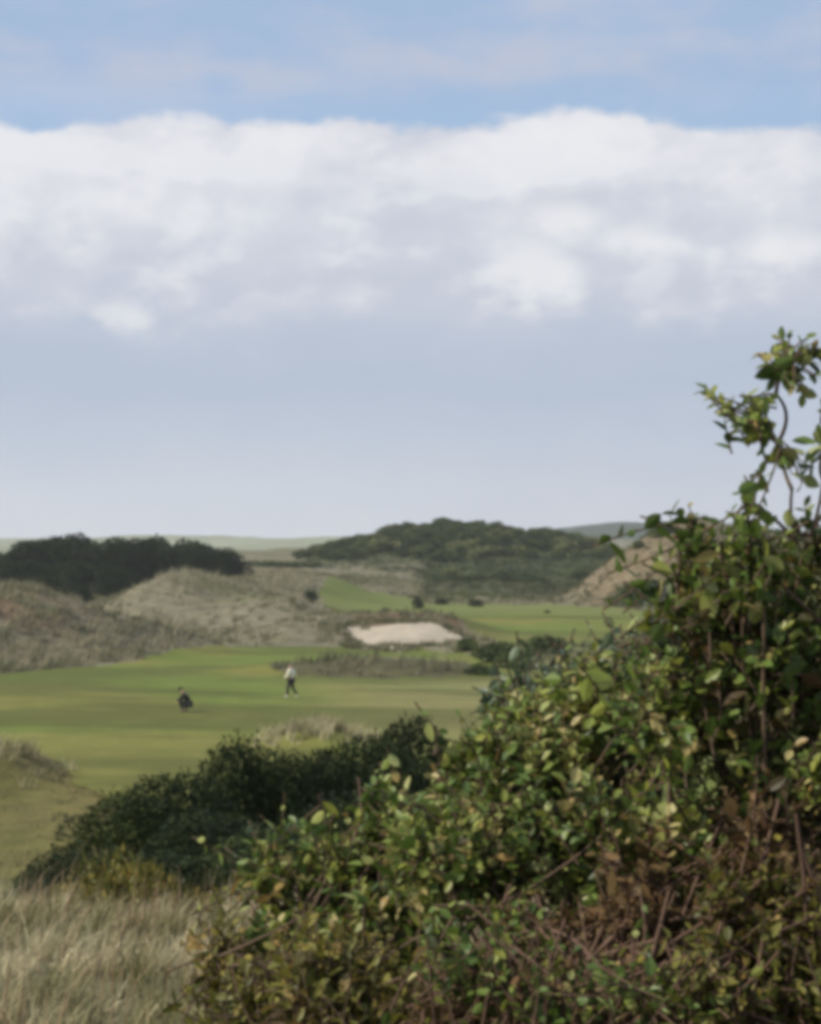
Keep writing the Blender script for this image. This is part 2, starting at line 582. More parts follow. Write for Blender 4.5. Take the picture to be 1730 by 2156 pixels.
P = scatter(26000, -62, 62, 104, 300, okm)
d = P[:, 1]
gm1 = clumps(P, 9, .72, .2, .075, .38, .55, .35, 2, np.clip(fbm(P[:, 0], P[:, 1], 9, 66) * 1.5 - .12 - .45 * sst(17, 22, P[:, 0]) * sst(200, 206, P[:, 1]), .05, .95))
P = scatter(5000, -22, 22, 46, 104, okm)
gm2 = clumps(P, 9, .2, .07, .03, .25, .5, .35, 2, np.clip(fbm(P[:, 0], P[:, 1], 6, 66) * .9 - .35, .0, .5))
# thick pale collar round the grassy lump and the left lump
P = np.vstack([scatter(700, -7, -1, 77, 84, lambda x, y: bump(x, y, -3.9, 80, 1.9, 1.8, 1)), scatter(480, -22, -11, 63, 76, lambda x, y: bump(x, y, -15.6, 69, 2.3, 3.4, 1))])
gm3 = clumps(P, 16, .6, .15, .04, .25, .6, .35, 2, np.clip(R.normal(.6, .2, len(P)), 0, 1))
# rim of the bunker
th = R.uniform(0, 2 * math.pi, 900)
rr = R.uniform(.93, 1.18, 900)
wob = 1 + .16 * np.sin(th * 3 + .7) + .1 * np.sin(th * 5 + 2)
xx, yy = -.3 + 5.0 * np.cos(th) * rr * wob, 153.5 + 9.5 * np.sin(th) * rr * wob
P = np.stack([xx, yy, height(xx, yy)], 1)
gm4 = clumps(P, 12, .38, .2, .06, .3, .6, .35, 2, np.clip(R.normal(.5, .25, len(P)), 0, 1))
V, Fs, T = gm3
props(obj('pale_grass', mesh_np('pale_grass', V, Fs, T), M_marram), 'bleached pale grass on the low lumps beside the near fairway', 'grass', kind='stuff')
V, Fs, T = join([gm1, gm2, gm4])
props(obj('marram_grass', mesh_np('marram_grass', V, Fs, T), M_marram_far), 'grey tan marram grass covering the dunes around the fairway', 'grass', kind='stuff')


P = scatter(16000, -18, 48, 240, 400, lambda x, y: (fair_mask(x, y) < .2) * (sst(0, 4, x) + sst(312, 322, y)) * (.3 + .7 * (fbm(x, y, 7, 81) > .5)))
V, Fs, T = clumps(P, 9, .6, .2, .12, .6, .6, .35, 2, np.clip(fbm(P[:, 0], P[:, 1], 5, 83) * 2.2 - .9, 0, 1))
props(obj('hill_undergrowth', mesh_np('hill_undergrowth', V, Fs, T), M_scrub2), 'rough dark green undergrowth over the middle hill and the ground at its foot', 'undergrowth', kind='stuff')
# coarse grey green cover on the near left dune, tint darkened along its foot as painted shadow
P = scatter(2600, -36, -14, 112, 146, lambda x, y: (fair_mask(x, y) < .2) * sst(-34, -26, x) * (fbm(x, y, 4, 91) > .42))
V, Fs, T = clumps(P, 12, .6, .2, .07, .45, .6, .35, 2, np.clip(.28 + 1.1 * sst(115, 126, P[:, 1]) * fbm(P[:, 0], P[:, 1], 3, 93), 0, 1))
props(obj('coarse_grass', mesh_np('coarse_grass', V, Fs, T), M_marram_far), 'coarse grey green grass on the near left dune above the fairway', 'grass', kind='stuff')


# ------------------------------------------------------------------ bushes
LASTK = [None]


def lobed_points(n, lobes, shell=.55):
    """random points in the outer shell of a set of ellipsoids (cx,cy,cz,rx,ry,rz); returns points and outward normals"""
    lobes = np.asarray(lobes, float)
    vol = lobes[:, 3] * lobes[:, 4] * lobes[:, 5]
    w = vol ** .67
    k = R.choice(len(lobes), n, p=w / w.sum())
    LASTK[0] = k
    u = unit(R.normal(size=(n, 3)))
    rad = shell + (1 - shell) * R.random(n) ** .6
    rad = rad * (1 + R.normal(0, .035, n))
    c = lobes[k]
    p = c[:, :3] + u * c[:, 3:] * rad[:, None]
    nr = unit(u / c[:, 3:])
    return p, nr, rad


def bush_mesh(rx, ry, rz, n, ls, seed, nl=14, shell=.5, tri=True, big=1.0):
    global R
    R = np.random.default_rng(seed)
    lobes = []
    for i in range(nl):
        a = R.uniform(0, 2 * math.pi)
        q = R.uniform(.1, .72)
        sz = R.uniform(.28, .5) * big
        zc = (.25 + .55 * R.random()) * math.sqrt(max(0.05, 1 - q * q))
        lobes.append((math.cos(a) * q * rx, math.sin(a) * q * ry, zc * rz, rx * sz, ry * sz, rz * sz * .8))
    lobes.append((0, 0, rz * .45, rx * .6, ry * .6, rz * .5))
    p, nr, rad = lobed_points(n, lobes, shell)
    k = p[:, 2] > -.05 * rz
    lt_ = R.normal(0, .17, len(lobes))[LASTK[0]][k]
    p, nr, rad = p[k], nr[k], rad[k]
    m = len(p)
    D = unit(nr + R.normal(0, .9, (m, 3)) + np.array([0, 0, .15]))
    U = R.normal(size=(m, 3))
    tint = np.clip(R.normal(.4, .15, m) + lt_, 0, 1)
    L = R.uniform(.6, 1.4, m) * ls
    V, Fs, T = leaves(p, D, U, L, L * R.uniform(.35, .6, m), tint, tri=tri)
    stems = []
    for i in range(7):
        l = lobes[i % len(lobes)]
        e = np.array([l[0], l[1], l[2]]) * .95
        a = np.array([R.normal(0, .06) * rx, R.normal(0, .06) * ry, -.15])
        mid = (a + e) / 2 + R.normal(0, .05, 3) * rx
        stems.append(tube(bezier(a, mid, e, 6), np.linspace(.035, .01, 6) * max(rx, .8), 5))
    sv = join(stems)
    return mesh_np('foliage', V, Fs, T), mesh_np('stem', sv[0], sv[1], sv[2])


def put_bush(name, meshes, mat, x, y, s, rz, label, cat, group=None, first=[True], zoff=-.05, sz=1.0):
    t = empty(name, (x, y, float(height(x, y)) + zoff), rz, s)
    t.scale = (s, s, s * sz)
    props(t, label, cat, group)
    f = bpy.data.objects.new('foliage', meshes[0])
    if not meshes[0].materials:
        meshes[0].materials.append(mat)
    link(f, t)
    g = bpy.data.objects.new('stem', meshes[1])
    if not meshes[1].materials:
        meshes[1].materials.append(M_stem)
    link(g, t)
    return t


# left thicket: tall dark wind-shaped trees on the dune
TM = [bush_mesh(4.0, 4.0, 4.6, 16000, .28, 100 + i, 44, .8, True, .7) for i in range(3)]
thick = [(-56, 232, 1.15, .62, 'rounded dark evergreen tree at the outer left end of the dune thicket'),
         (-50, 228, 1.15, .72, 'dark evergreen tree on the left dune touching the left edge of the view'),
         (-44.5, 226, 1.2, .84, 'tall dark evergreen tree forming the left hump of the dune thicket'),
         (-40, 227, 1.2, .95, 'broad dark evergreen tree at the highest point of the left thicket'),
         (-35.5, 228, 1.05, 1.02, 'dark evergreen tree in the dip between the two humps of the thicket'),
         (-31, 229, 1.1, 1.1, 'dark evergreen tree just behind the peak of the tan dune'),
         (-26.5, 229, 1.12, 1.08, 'dark evergreen tree on the right hump of the left thicket'),
         (-22.3, 228, .85, 1.0, 'lower dark evergreen tree ending the left thicket above the dune saddle'),
         (-35.5, 201, .62, .8, 'low dark evergreen bush nearest the left flank of the tan dune'),
         (-39, 203, .7, .85, 'low dark evergreen bush in the shaded hollow left of the tan dune'),
         (-31.5, 206, .7, .95, 'dark evergreen bush leaning on the left side of the tan dune peak'),
         (-43, 212, .85, .8, 'low dark evergreen bush at the shaded foot of the left thicket'),
         (-37.5, 213, .8, .8, 'low dark evergreen bush beside the left flank of the tan dune'),
         (-49.5, 211, .9, .8, 'low dark evergreen bush between the thicket and the near left dune')]
for i, (x, y, s, sz, lb) in enumerate(thick):
    t = put_bush('evergreen_tree', TM[i % 3], M_thick, x, y, s * 1.1, i * 1.3, lb, 'tree', 'dark evergreen thicket on the left dune', sz=sz * .98)
    for ch in t.children:
        if ch.name.startswith('stem'):
            ch.name = 'trunk'
        else:
            ch.name = 'crown'

# scrub on the middle hill
SM = [bush_mesh(2.2, 2.2, 1.9, 1300, .36, 200 + i, 16, .7, False, .75) for i in range(5)]
rs = random.Random(3)
cnt = 0
tries = 0
placed = []
while cnt < 295 and tries < 9000:
    tries += 1
    x = rs.uniform(-22, 44)
    y = rs.uniform(285, 396)
    z = float(height(x, y))
    zz = z - float(np.interp(y, _yy, _zs))
    if (zz < .7 if y > 315 else (x < 4 or rs.random() < .5)) or rs.random() > (.55 + .45 * min(1, zz / 3)):
        continue
    if any((x - a) ** 2 + ((y - b) * .7) ** 2 < 2.4 for a, b in placed):
        continue
    placed.append((x, y))
    put_bush('scrub_bush', SM[cnt % 5], (M_scrub, M_scrub2, M_scrub3)[cnt % 5 % 3], x, y, rs.uniform(.7, 1.25), rs.uniform(0, 6.3),
             'dark green scrub bush among many covering the middle hill below the skyline', 'bush', 'scrub bushes on the middle hill', sz=rs.uniform(.65, 1.0))
    cnt += 1

# single small bushes dotted on the course
singles = [(655, 1275, 196, .95, 'small dark bush on the dune shoulder left of the far green'),
           (880, 1275, 205, .85, 'small round dark bush at the right side of the far green'),
           (1150, 1247, 262, .62, 'little dark bush at the foot of the middle hill beside the right dune'),
           (1043, 1252, 250, .5, 'tiny dark bush on the pale bank below the middle hill'),
           (1155, 1302, 190, .42, 'tiny low green bush alone on the far fairway'),
           (1284, 1328, 172, .55, 'small upright dark bush on the far fairway nearest the leafy shrub'),
           (1000, 1275, 212, .75, 'low dark bush at the back edge of the far fairway'),
           (930, 1268, 222, .7, 'low dark bush behind the far fairway right of the round dark bush')]
S1 = [bush_mesh(1.0, 1.0, 1.8, 900, .2, 300 + i, 9, .4) for i in range(2)]
for i, (px, py, d, s, lb) in enumerate(singles):
    x = (px - 865) / F * d
    low = i >= 6 or i == 4
    put_bush('small_bush', S1[i % 2], M_thick, x, d, s * (1.5 if i >= 6 else 1), i * 1.1, lb, 'bush', 'small bushes dotted on the course', sz=.5 if low else 1)

# low scrub right of the bunker and on the right dune
low = [(1050, 128, 1.3, 'dark low bush on the rough bank right of the bunker'),
       (1100, 122, 1.2, 'dark spreading bush on the rough bank beside the leafy shrub'),
       (985, 137, .9, 'small dark bush at the right end of the sand bunker'),
       (1010, 118, .7, 'small olive bush at the lower end of the rough bank'),
       (1150, 132, 1.3, 'olive bush on the rough bank farthest right of the bunker')]
LM = [bush_mesh(1.5, 1.3, .9, 2200, .2, 320 + i, 10, .4) for i in range(2)]
for i, (px, d, s, lb) in enumerate(low):
    put_bush('low_bush', LM[i % 2], M_scrub, (px - 865) / F * d, d, s, i, lb, 'bush', 'low bushes right of the bunker')
rd = [(1338, 214, 1.5, 1.3, 'large dark bush on the slope of the right dune'), (1300, 214, .9, 1.0, 'small dark bush at the foot of the right dune'),
      (1372, 216, 1.3, 1.1, 'dark bush on the right dune half hidden by leaves'),
      (1395, 232, 1.2, 1.0, 'dark bush near the crest of the right dune'), (1345, 231, .8, .8, 'small dark bush halfway up the right dune edge')]
for i, (px, d, s, sz, lb) in enumerate(rd):
    put_bush('dune_bush', LM[i % 2], M_thick, (px - 865) / F * d, d, s, i * 2, lb, 'bush', 'dark bushes on the right dune', sz=sz * 1.4)

# far hedge line on the plain
HM = bush_mesh(8, 2, 1.6, 900, .6, 340, 12, .4)
for i, (px, d, s) in enumerate([(545, 318, .62), (595, 316, .6), (640, 318, .62)]):
    put_bush('far_hedge', HM, M_scrub, (px - 865) / F * d, d, s, .05 * i,
             'dark hedge in the low line beyond the tan dune, %s' % ('nearest the evergreen thicket', 'in the middle of the line', 'nearest the middle hill')[i], 'hedge', 'hedge line on the plain')

# ------------------------------------------------------------------ gorse on the near slope
GM = [bush_mesh(1.0, 1.0, 2.0, 62000, .040, 400 + i, 60, .86, True, .62) for i in range(3)]
gorse = [  # px, distance, top py, width m, label
    (95, 12.4, 1830, .55, 'lowest dark gorse bush at the left tip of the gorse bank'),
    (175, 13.6, 1770, .7, 'low dark gorse bush second from the left tip of the bank'),
    (275, 15.5, 1640, .9, 'dark gorse bush with a rounded left shoulder above the pale grass'),
    (370, 16.0, 1610, .95, 'wide dark gorse bush standing against the mown fairway'),
    (330, 13.2, 1775, .75, 'dark gorse bush in front low beside the pale grass'),
    (510, 17.5, 1525, .85, 'tall pointed dark gorse bush below the golfer in pale top'),
    (450, 14.2, 1690, 1.0, 'dark gorse bush in the shaded middle of the bank'),
    (620, 18.0, 1562, .85, 'dark gorse bush just under the pale grass lump'),
    (735, 19.0, 1538, .95, 'dark gorse bush right of the pale grass lump'),
    (865, 20.0, 1490, 1.0, 'highest dark gorse bush at the right end of the bank'),
    (800, 18.2, 1530, .9, 'dark gorse bush tucked left of the highest one on the bank'),
    (600, 13.0, 1720, 1.0, 'dark gorse bush directly behind the leafy shrub'),
    (790, 15.0, 1640, 1.1, 'dark gorse bush half covered by the leafy shrub'),
]
for i, (px, d, py, w, lb) in enumerate(gorse):
    x = (px - 865) / F * d
    zt = CAM_Z - (py - 1125) / F * d
    g = float(height(x, d))
    hgt = max(.35, zt - g)
    t = put_bush('gorse_bush', GM[i % 3], M_gorse, x, d, w, i * 1.7, lb, 'bush', 'dark gorse bushes on the near slope')
    t.scale = (w, w, hgt / 1.95)
# yellowish flowering sprawl at the left foot
YM = bush_mesh(.8, .6, .45, 7000, .05, 430, 12, .3)
put_bush('low_shrub', YM, M_olive, at(275, 1, 11.9)[0], 11.9, .75, 0, 'low yellow green shrub at the foot of the dark gorse bank', 'shrub', sz=1.5)


# ------------------------------------------------------------------ leafy foreground shrubs
def leafy_shrub(name, base, lobes, n_shoot, mat, label, leafL=.05, aspect=.55, shell=.25, seed=1, stem_mat=M_stem, slen=(.16, .34), per=12, extra=None, tm=.42, ts=.2, up=.6, limbs=()):
    """lobes: ellipsoids in world space; shoots with alternate leaves end in them, wooden stems run from the base"""
    global R
    R = np.random.default_rng(seed)
    root = empty(name, base)
    props(root, label, 'shrub')
    base = np.asarray(base, float)
    p, nr, rad = lobed_points(n_shoot, lobes, shell)
    gz = height(p[:, 0], p[:, 1])
    k = p[:, 2] > gz + .03
    p, nr = p[k], nr[k]
    tips = [(a, b) for a, b in zip(p, nr)]
    if extra is not None:
        tips += extra
    lp, ld, lu, ll, lt = [], [], [], [], []
    st = []
    lob = np.asarray(lobes)
    nx = len(tips) - len(extra or [])
    for ti, (tip, nn) in enumerate(tips):
        sl = R.uniform(*slen) if ti < nx else R.uniform(.08, .13)
        dr = unit(nn * .8 + np.array([0, 0, up]) + R.normal(0, .35, 3)) if ti < nx else nn
        a = tip - dr * sl
        mid = (a + tip) / 2 + R.normal(0, .02, 3)
        c = bezier(a, mid, tip, 6)
        st.append(tube(c, np.linspace(.0032, .0014, 6), 4))
        tb = np.clip(R.normal(tm, .2), 0, 1)
        sz_ = R.uniform(.65, 1.35)
        m = int(per * R.uniform(.7, 1.2)) if ti < nx else int(R.integers(6, 9))
        for q in range(m):
            t = (q + .8) / m
            pos = (1 - t) ** 2 * a + 2 * t * (1 - t) * mid + t * t * tip
            ang = q * 2.4 + R.uniform(-.5, .5)
            sd = unit(np.cross(dr, [.2, .5, .8]))
            s2 = np.cross(dr, sd)
            out = math.cos(ang) * sd + math.sin(ang) * s2
            D = unit(out + dr * R.uniform(.5, 1.3) + np.array([0, 0, -.15]))
            U = unit(dr + np.array([0, 0, .5]) + R.normal(0, .35, 3))
            lp.append(pos)
            ld.append(D)
            lu.append(U)
            ll.append(leafL * sz_ * R.uniform(.5, 1.25) * (1 - .35 * t * t))
            lt.append(np.clip(tb + R.normal(0, ts * .6), 0, 1))
    V, Fs, T = leaves(np.array(lp), np.array(ld), np.array(lu), np.array(ll), np.array(ll) * aspect * R.uniform(.8, 1.2, len(ll)), np.array(lt))
    root_inv = base
    obj('foliage', mesh_np('foliage', V - root_inv, Fs, T), mat, root)
    # woody limbs
    for i in range(max(10, len(lob) * 3)):
        l = lob[i % len(lob)]
        e = l[:3] + R.normal(0, .45, 3) * l[3:]
        b0 = base + np.array([R.normal(0, .12), R.normal(0, .12), -.05])
        mid = b0 * .45 + e * .55 + np.array([R.normal(0, .08), R.normal(0, .08), -.12])
        st.append(tube(bezier(b0, mid, e, 9), np.linspace(.012, .004, 9), 6))
        for j in range(3):
            t = R.uniform(.35, .95)
            s0 = (1 - t) ** 2 * b0 + 2 * t * (1 - t) * mid + t * t * e
            tip = tips[R.integers(len(tips))][0]
            if np.linalg.norm(tip - s0) < .7:
                st.append(tube(bezier(s0, (s0 + tip) / 2 + R.normal(0, .05, 3), tip, 6), np.linspace(.006, .002, 6), 5))
    for p0, p1 in limbs:
        st.append(tube(bezier(p0, (p0 + p1) / 2 + R.normal(0, .02, 3), p1, 8), np.linspace(.006, .004, 8), 6))
    for q, dr_ in (extra or []):
        k = int(np.argmin([np.linalg.norm(q - p1 + np.array([0, 0, .06])) for p0, p1 in limbs]))
        st.append(tube(bezier(limbs[k][1], (limbs[k][1] + q) / 2 + R.normal(0, .012, 3), q, 6), np.linspace(.004, .0015, 6), 5))
    V, Fs, T = join(st)
    obj('stem', mesh_np('stem', V - root_inv, Fs, T, smooth=True), stem_mat, root)
    return root


def lobe(px, py, d, rpx, rpy, depth=None):
    c = at(px, py, d)
    rx, rz = rpx / F * d, rpy / F * d
    return (c[0], c[1], c[2], rx, depth or (rx + rz) / 2, rz)


def gpt(px, d):
    x = (px - 865) / F * d
    return (x, d, float(height(x, d)))


# tall shrub at the right edge, with the open spray above
spray = [(1485, 822), (1510, 850), (1540, 862), (1580, 840), (1610, 770), (1650, 735), (1710, 735), (1670, 820), (1600, 890), (1497, 835), (1525, 872), (1560, 850), (1600, 748), (1640, 712), (1665, 700), (1700, 712), (1625, 800), (1660, 790), (1612, 912), (1590, 870), (1575, 885), (1545, 880),
         (1690, 830), (1720, 790), (1715, 925), (1728, 895), (1640, 985), (1612, 970), (1670, 1000), (1700, 990), (1740, 960), (1775, 860), (1790, 760), (1750, 730), (1810, 920),
         (1770, 1010), (1680, 745), (1635, 840), (1690, 1020), (1560, 1040)]
nodes_px = [(1690, 1170), (1668, 1030), (1640, 930), (1605, 880), (1545, 880), (1635, 830), (1665, 750), (1735, 1010), (1765, 900), (1760, 800), (1570, 1060)]
npar = [-1, 0, 1, 2, 3, 2, 5, 0, 7, 8, 0]
rr_ = np.random.default_rng(77)
NP = [at(a, b, 5.0 + rr_.normal(0, .05)) for a, b in nodes_px]
extra = []
for a, b in spray:
    q = at(a, b, 5.0 + rr_.normal(0, .09))
    k = int(np.argmin([np.linalg.norm(q - p_ + np.array([0, 0, .06])) for p_ in NP]))
    dr = unit(q - NP[k] + np.array([0, 0, .03]) + rr_.normal(0, .02, 3))
    extra.append((q, dr))
limbs = [(NP[npar[i]] if npar[i] >= 0 else at(1680, 1400, 5.05), NP[i]) for i in range(len(NP))]
leafy_shrub('tall_shrub', gpt(1640, 5.1),
            [lobe(1640, 1330, 5.0, 200, 190), lobe(1760, 1200, 5.1, 170, 170), lobe(1480, 1230, 5.0, 100, 150), lobe(1700, 1600, 5.0, 230, 220),
             lobe(1570, 1150, 4.9, 110, 90), lobe(1450, 1480, 5.0, 170, 150), lobe(1850, 1450, 5.2, 200, 330), lobe(1450, 1110, 5.0, 45, 70), lobe(1530, 1750, 5.0, 170, 150)],
            1050, M_leaf, 'tall leafy green shrub at the right with an open spray of leaves against the sky', .056, .55, .2, 501, extra=extra, limbs=limbs, tm=.46)
# broad shrub across the middle
leafy_shrub('broad_shrub', gpt(1180, 5.6),
            [lobe(1180, 1620, 5.6, 230, 190), lobe(1010, 1610, 5.7, 120, 120), lobe(1290, 1480, 5.6, 190, 130), lobe(1010, 1760, 5.4, 220, 160),
             lobe(1280, 1760, 5.3, 220, 170), lobe(1130, 1500, 5.9, 120, 80)],
            1150, M_leaf, 'broad leafy shrub in the middle with mixed green and pale leaves', .054, .55, .3, 502, tm=.52)
leafy_shrub('grey_green_shrub', gpt(1330, 6.6),
            [lobe(1300, 1420, 6.6, 160, 70), lobe(1180, 1440, 6.7, 110, 50), lobe(1420, 1370, 6.5, 110, 100), lobe(1090, 1470, 6.8, 50, 40)],
            330, M_sage, 'grey green shrub behind, rising between the bunker rough and tall shrub', .055, .5, .3, 503, tm=.5)
# trailing shrub at the left of the clump
leafy_shrub('trailing_shrub', gpt(760, 5.9),
            [lobe(720, 1800, 5.9, 190, 105), lobe(850, 1690, 5.9, 120, 80), lobe(580, 1820, 5.9, 100, 60), lobe(830, 1930, 5.6, 190, 110), lobe(640, 1960, 5.7, 120, 80)],
            400, M_leaf, 'sprawling leafy shrub reaching left over the dark gorse', .053, .54, .2, 504, tm=.54)
# yellow olive undergrowth at the bottom centre
leafy_shrub('yellow_shrub', gpt(640, 5.2),
            [lobe(560, 2090, 5.3, 150, 130), lobe(700, 2060, 5.1, 160, 160), lobe(480, 1990, 5.6, 90, 80), lobe(850, 2110, 5.0, 130, 100)],
            330, M_olive, 'low yellow olive shrub at the bottom beside the pale dune grass', .052, .45, .2, 505, tm=.52)
leafy_shrub('withered_shrub', gpt(1150, 4.7),
            [lobe(1150, 1990, 5.0, 200, 130), lobe(1350, 1900, 4.9, 160, 170), lobe(1250, 2130, 4.7, 250, 110), lobe(960, 2120, 4.8, 150, 100), lobe(1600, 1750, 4.8, 120, 200)],
            370, M_brown, 'withered brown shrub with reddish stems at the bottom centre', .048, .5, .15, 506, stem_mat=M_stem_pink, tm=.5, per=10)
leafy_shrub('olive_shrub', gpt(1560, 4.6),
            [lobe(1600, 1900, 4.7, 190, 160), lobe(1480, 2080, 4.5, 160, 120), lobe(1720, 2050, 4.6, 170, 180)],
            350, M_olive, 'brownish olive shrub with reddish stems in the bottom right corner', .05, .5, .15, 507, stem_mat=M_stem_pink, tm=.4)

leafy_shrub('bramble', gpt(1080, 4.5),
            [lobe(1000, 2010, 4.75, 190, 120), lobe(1180, 2080, 4.6, 180, 100), lobe(1380, 2060, 4.5, 190, 110), lobe(1080, 1900, 5.0, 120, 60)],
            170, M_leaf, 'loose green bramble threaded through the withered brown shrub', .045, .6, .3, 508, stem_mat=M_stem_pink, tm=.5, per=8)

# bare reddish canes standing in the undergrowth
cp = scatter(60, -.35, 1.3, 4.4, 5.6, lambda x, y: np.ones_like(x))
tb_ = []
for p in cp:
    h_ = R.uniform(.3, .6)
    e = p + np.array([R.normal(0, .16), R.normal(0, .12), h_])
    tb_.append(tube(bezier(p - [0, 0, .05], (p + e) / 2 + R.normal(0, .05, 3), e, 7), np.linspace(.004, .0015, 7), 5))
V, Fs, T = join(tb_)
props(obj('bare_canes', mesh_np('bare_canes', V, Fs, T, smooth=True), M_stem), 'bare brown canes tangled under the leafy shrubs', 'undergrowth', kind='stuff')


# ------------------------------------------------------------------ people
def skin_obj(name, verts, edges, radii, mat, parent, rootv=0):
    me = bpy.data.meshes.new(name)
    me.from_pydata([tuple(v) for v in verts], edges, [])
    o = bpy.data.objects.new(name, me)
    me.materials.append(mat)
    link(o, parent)
    md = o.modifiers.new('skin', 'SKIN')
    md.use_smooth_shade = True
    for i, r in enumerate(radii):
        v = me.skin_vertices[0].data[i]
        v.radius = (r, r) if not isinstance(r, tuple) else r
        v.use_root = (i == rootv)
    sd = o.modifiers.new('subdiv', 'SUBSURF')
    sd.levels = 1
    sd.render_levels = 2
    return o


M_skin = plain_mat('skin', (.42, .26, .19), .6)
M_pale = plain_mat('pale_jersey', (.80, .76, .62), .85)
M_navy = plain_mat('dark_trousers', (.018, .018, .022), .9)
M_black = plain_mat('dark_jacket', (.02, .024, .02), .9)
M_hair = plain_mat('grey_hair', (.20, .16, .12), .9)
M_shoe = plain_mat('shoe', (.05, .04, .035), .6)
M_white = plain_mat('white_shoe', (.6, .6, .56), .6)


def person(loc, rz, J, label, mtop, mleg, mshoe, hat=None):
    """J: dict of joints in metres (x right, y forward, z up)"""
    root = empty('person', loc, rz)
    props(root, label, 'person')
    order = ['pelvis', 'belly', 'chest', 'neck', 'chin', 'skull', 'shl', 'ell', 'wrl', 'shr', 'elr', 'wrr', 'hipl', 'knl', 'anl', 'tol', 'hipr', 'knr', 'anr', 'tor']
    idx = {k: i for i, k in enumerate(order)}
    v = [Vector(J[k]) for k in order]
    ed = [('pelvis', 'belly'), ('belly', 'chest'), ('chest', 'neck'), ('neck', 'chin'), ('chin', 'skull'),
          ('chest', 'shl'), ('shl', 'ell'), ('ell', 'wrl'), ('chest', 'shr'), ('shr', 'elr'), ('elr', 'wrr'),
          ('pelvis', 'hipl'), ('hipl', 'knl'), ('knl', 'anl'), ('anl', 'tol'), ('pelvis', 'hipr'), ('hipr', 'knr'), ('knr', 'anr'), ('anr', 'tor')]
    rad = dict(pelvis=.13, belly=.12, chest=.14, neck=.055, chin=.075, skull=.088, shl=.06, ell=.042, wrl=.026, shr=.06, elr=.042, wrr=.026,
               hipl=.088, knl=.055, anl=.036, tol=.03, hipr=.088, knr=.055, anr=.036, tor=.03)
    E = [(idx[a], idx[b]) for a, b in ed]
    rl = [rad[k] for k in order]
    # hands: palm, five fingers
    for s, w, e in (('l', 'wrl', 'ell'), ('r', 'wrr', 'elr')):
        wv, ev = Vector(J[w]), Vector(J[e])
        dr = (wv - ev).normalized()
        sd = dr.cross(Vector((0, 0, 1)))
        if sd.length < .2:
            sd = Vector((0, 1, 0))
        sd.normalize()
        n0 = len(v)
        v.append(wv + dr * .085)
        rl.append(.026)
        E.append((idx[w], n0))
        for q, ln in enumerate((.07, .08, .075, .06)):
            o_ = (q - 1.5) * .02
            v.append(wv + dr * (.09 + ln * .5) + sd * o_)
            rl.append(.0085)
            v.append(wv + dr * (.085 + ln) + sd * o_ * .9 + Vector((0, 0, -.015)))
            rl.append(.0075)
            E += [(n0, len(v) - 2), (len(v) - 2, len(v) - 1)]
        v.append(wv + dr * .07 + sd * -.045)
        rl.append(.01)
        E.append((n0, len(v) - 1))
    skin_obj('body', v, E, rl, M_skin, root)

    def cloth(name, keys, edges, grow, mat, trim={}):
        ii = {k: i for i, k in enumerate(keys)}
        vv = [Vector(J[k]) if k not in trim else trim[k] for k in keys]
        return skin_obj(name, vv, [(ii[a], ii[b]) for a, b in edges], [rad[k] + grow for k in keys], mat, root)
    cloth('top', ['pelvis', 'belly', 'chest', 'neck', 'shl', 'ell', 'wrl', 'shr', 'elr', 'wrr'],
          [('pelvis', 'belly'), ('belly', 'chest'), ('chest', 'neck'), ('chest', 'shl'), ('shl', 'ell'), ('ell', 'wrl'), ('chest', 'shr'), ('shr', 'elr'), ('elr', 'wrr')],
          .022, mtop)
    cloth('trousers', ['pelvis', 'hipl', 'knl', 'anl', 'hipr', 'knr', 'anr'],
          [('pelvis', 'hipl'), ('hipl', 'knl'), ('knl', 'anl'), ('pelvis', 'hipr'), ('hipr', 'knr'), ('knr', 'anr')], .026, mleg)
    for a, t in (('anl', 'tol'), ('anr', 'tor')):
        va, vt = Vector(J[a]), Vector(J[t])
        heel = va + (va - vt) * .2
        heel.z = min(va.z, .05)
        skin_obj('shoe', [heel, (heel + vt) / 2, vt], [(0, 1), (1, 2)], [.042, .044, .036], mshoe, root)
    ch, sk = Vector(J['chin']), Vector(J['skull'])
    upv = (sk - ch).normalized()
    skin_obj('hair' if hat is None else 'cap', [sk - upv * .01, sk + upv * .045 + Vector((0, -.01, 0))] + ([] if hat is None else [sk + upv * .02 + Vector((0, .11, 0))]),
             [(0, 1)] + ([] if hat is None else [(0, 2)]), [.1, .075] + ([] if hat is None else [.04]), M_hair if hat is None else hat, root)
    fw = Vector((0, 1, 0))
    mid = (ch + sk) / 2
    fc = [mid + fw * .08]
    skin_obj('nose', [mid + fw * .075 + upv * .01, mid + fw * .105 - upv * .01], [(0, 1)], [.011, .014], M_skin, root)
    for s in (-1, 1):
        skin_obj('ear', [mid + Vector((s * .082, 0, 0)), mid + Vector((s * .088, -.005, .03))], [(0, 1)], [.012, .014], M_skin, root)
        skin_obj('eye', [mid + Vector((s * .03, .076, 0)) + upv * .02, mid + Vector((s * .032, .079, 0)) + upv * .02], [(0, 1)], [.009, .008], M_navy, root)
    skin_obj('mouth', [mid + fw * .082 - upv * .04 + Vector((-.02, 0, 0)), mid + fw * .082 - upv * .04 + Vector((.02, 0, 0))], [(0, 1)], [.006, .006], M_stem_pink, root)
    return root


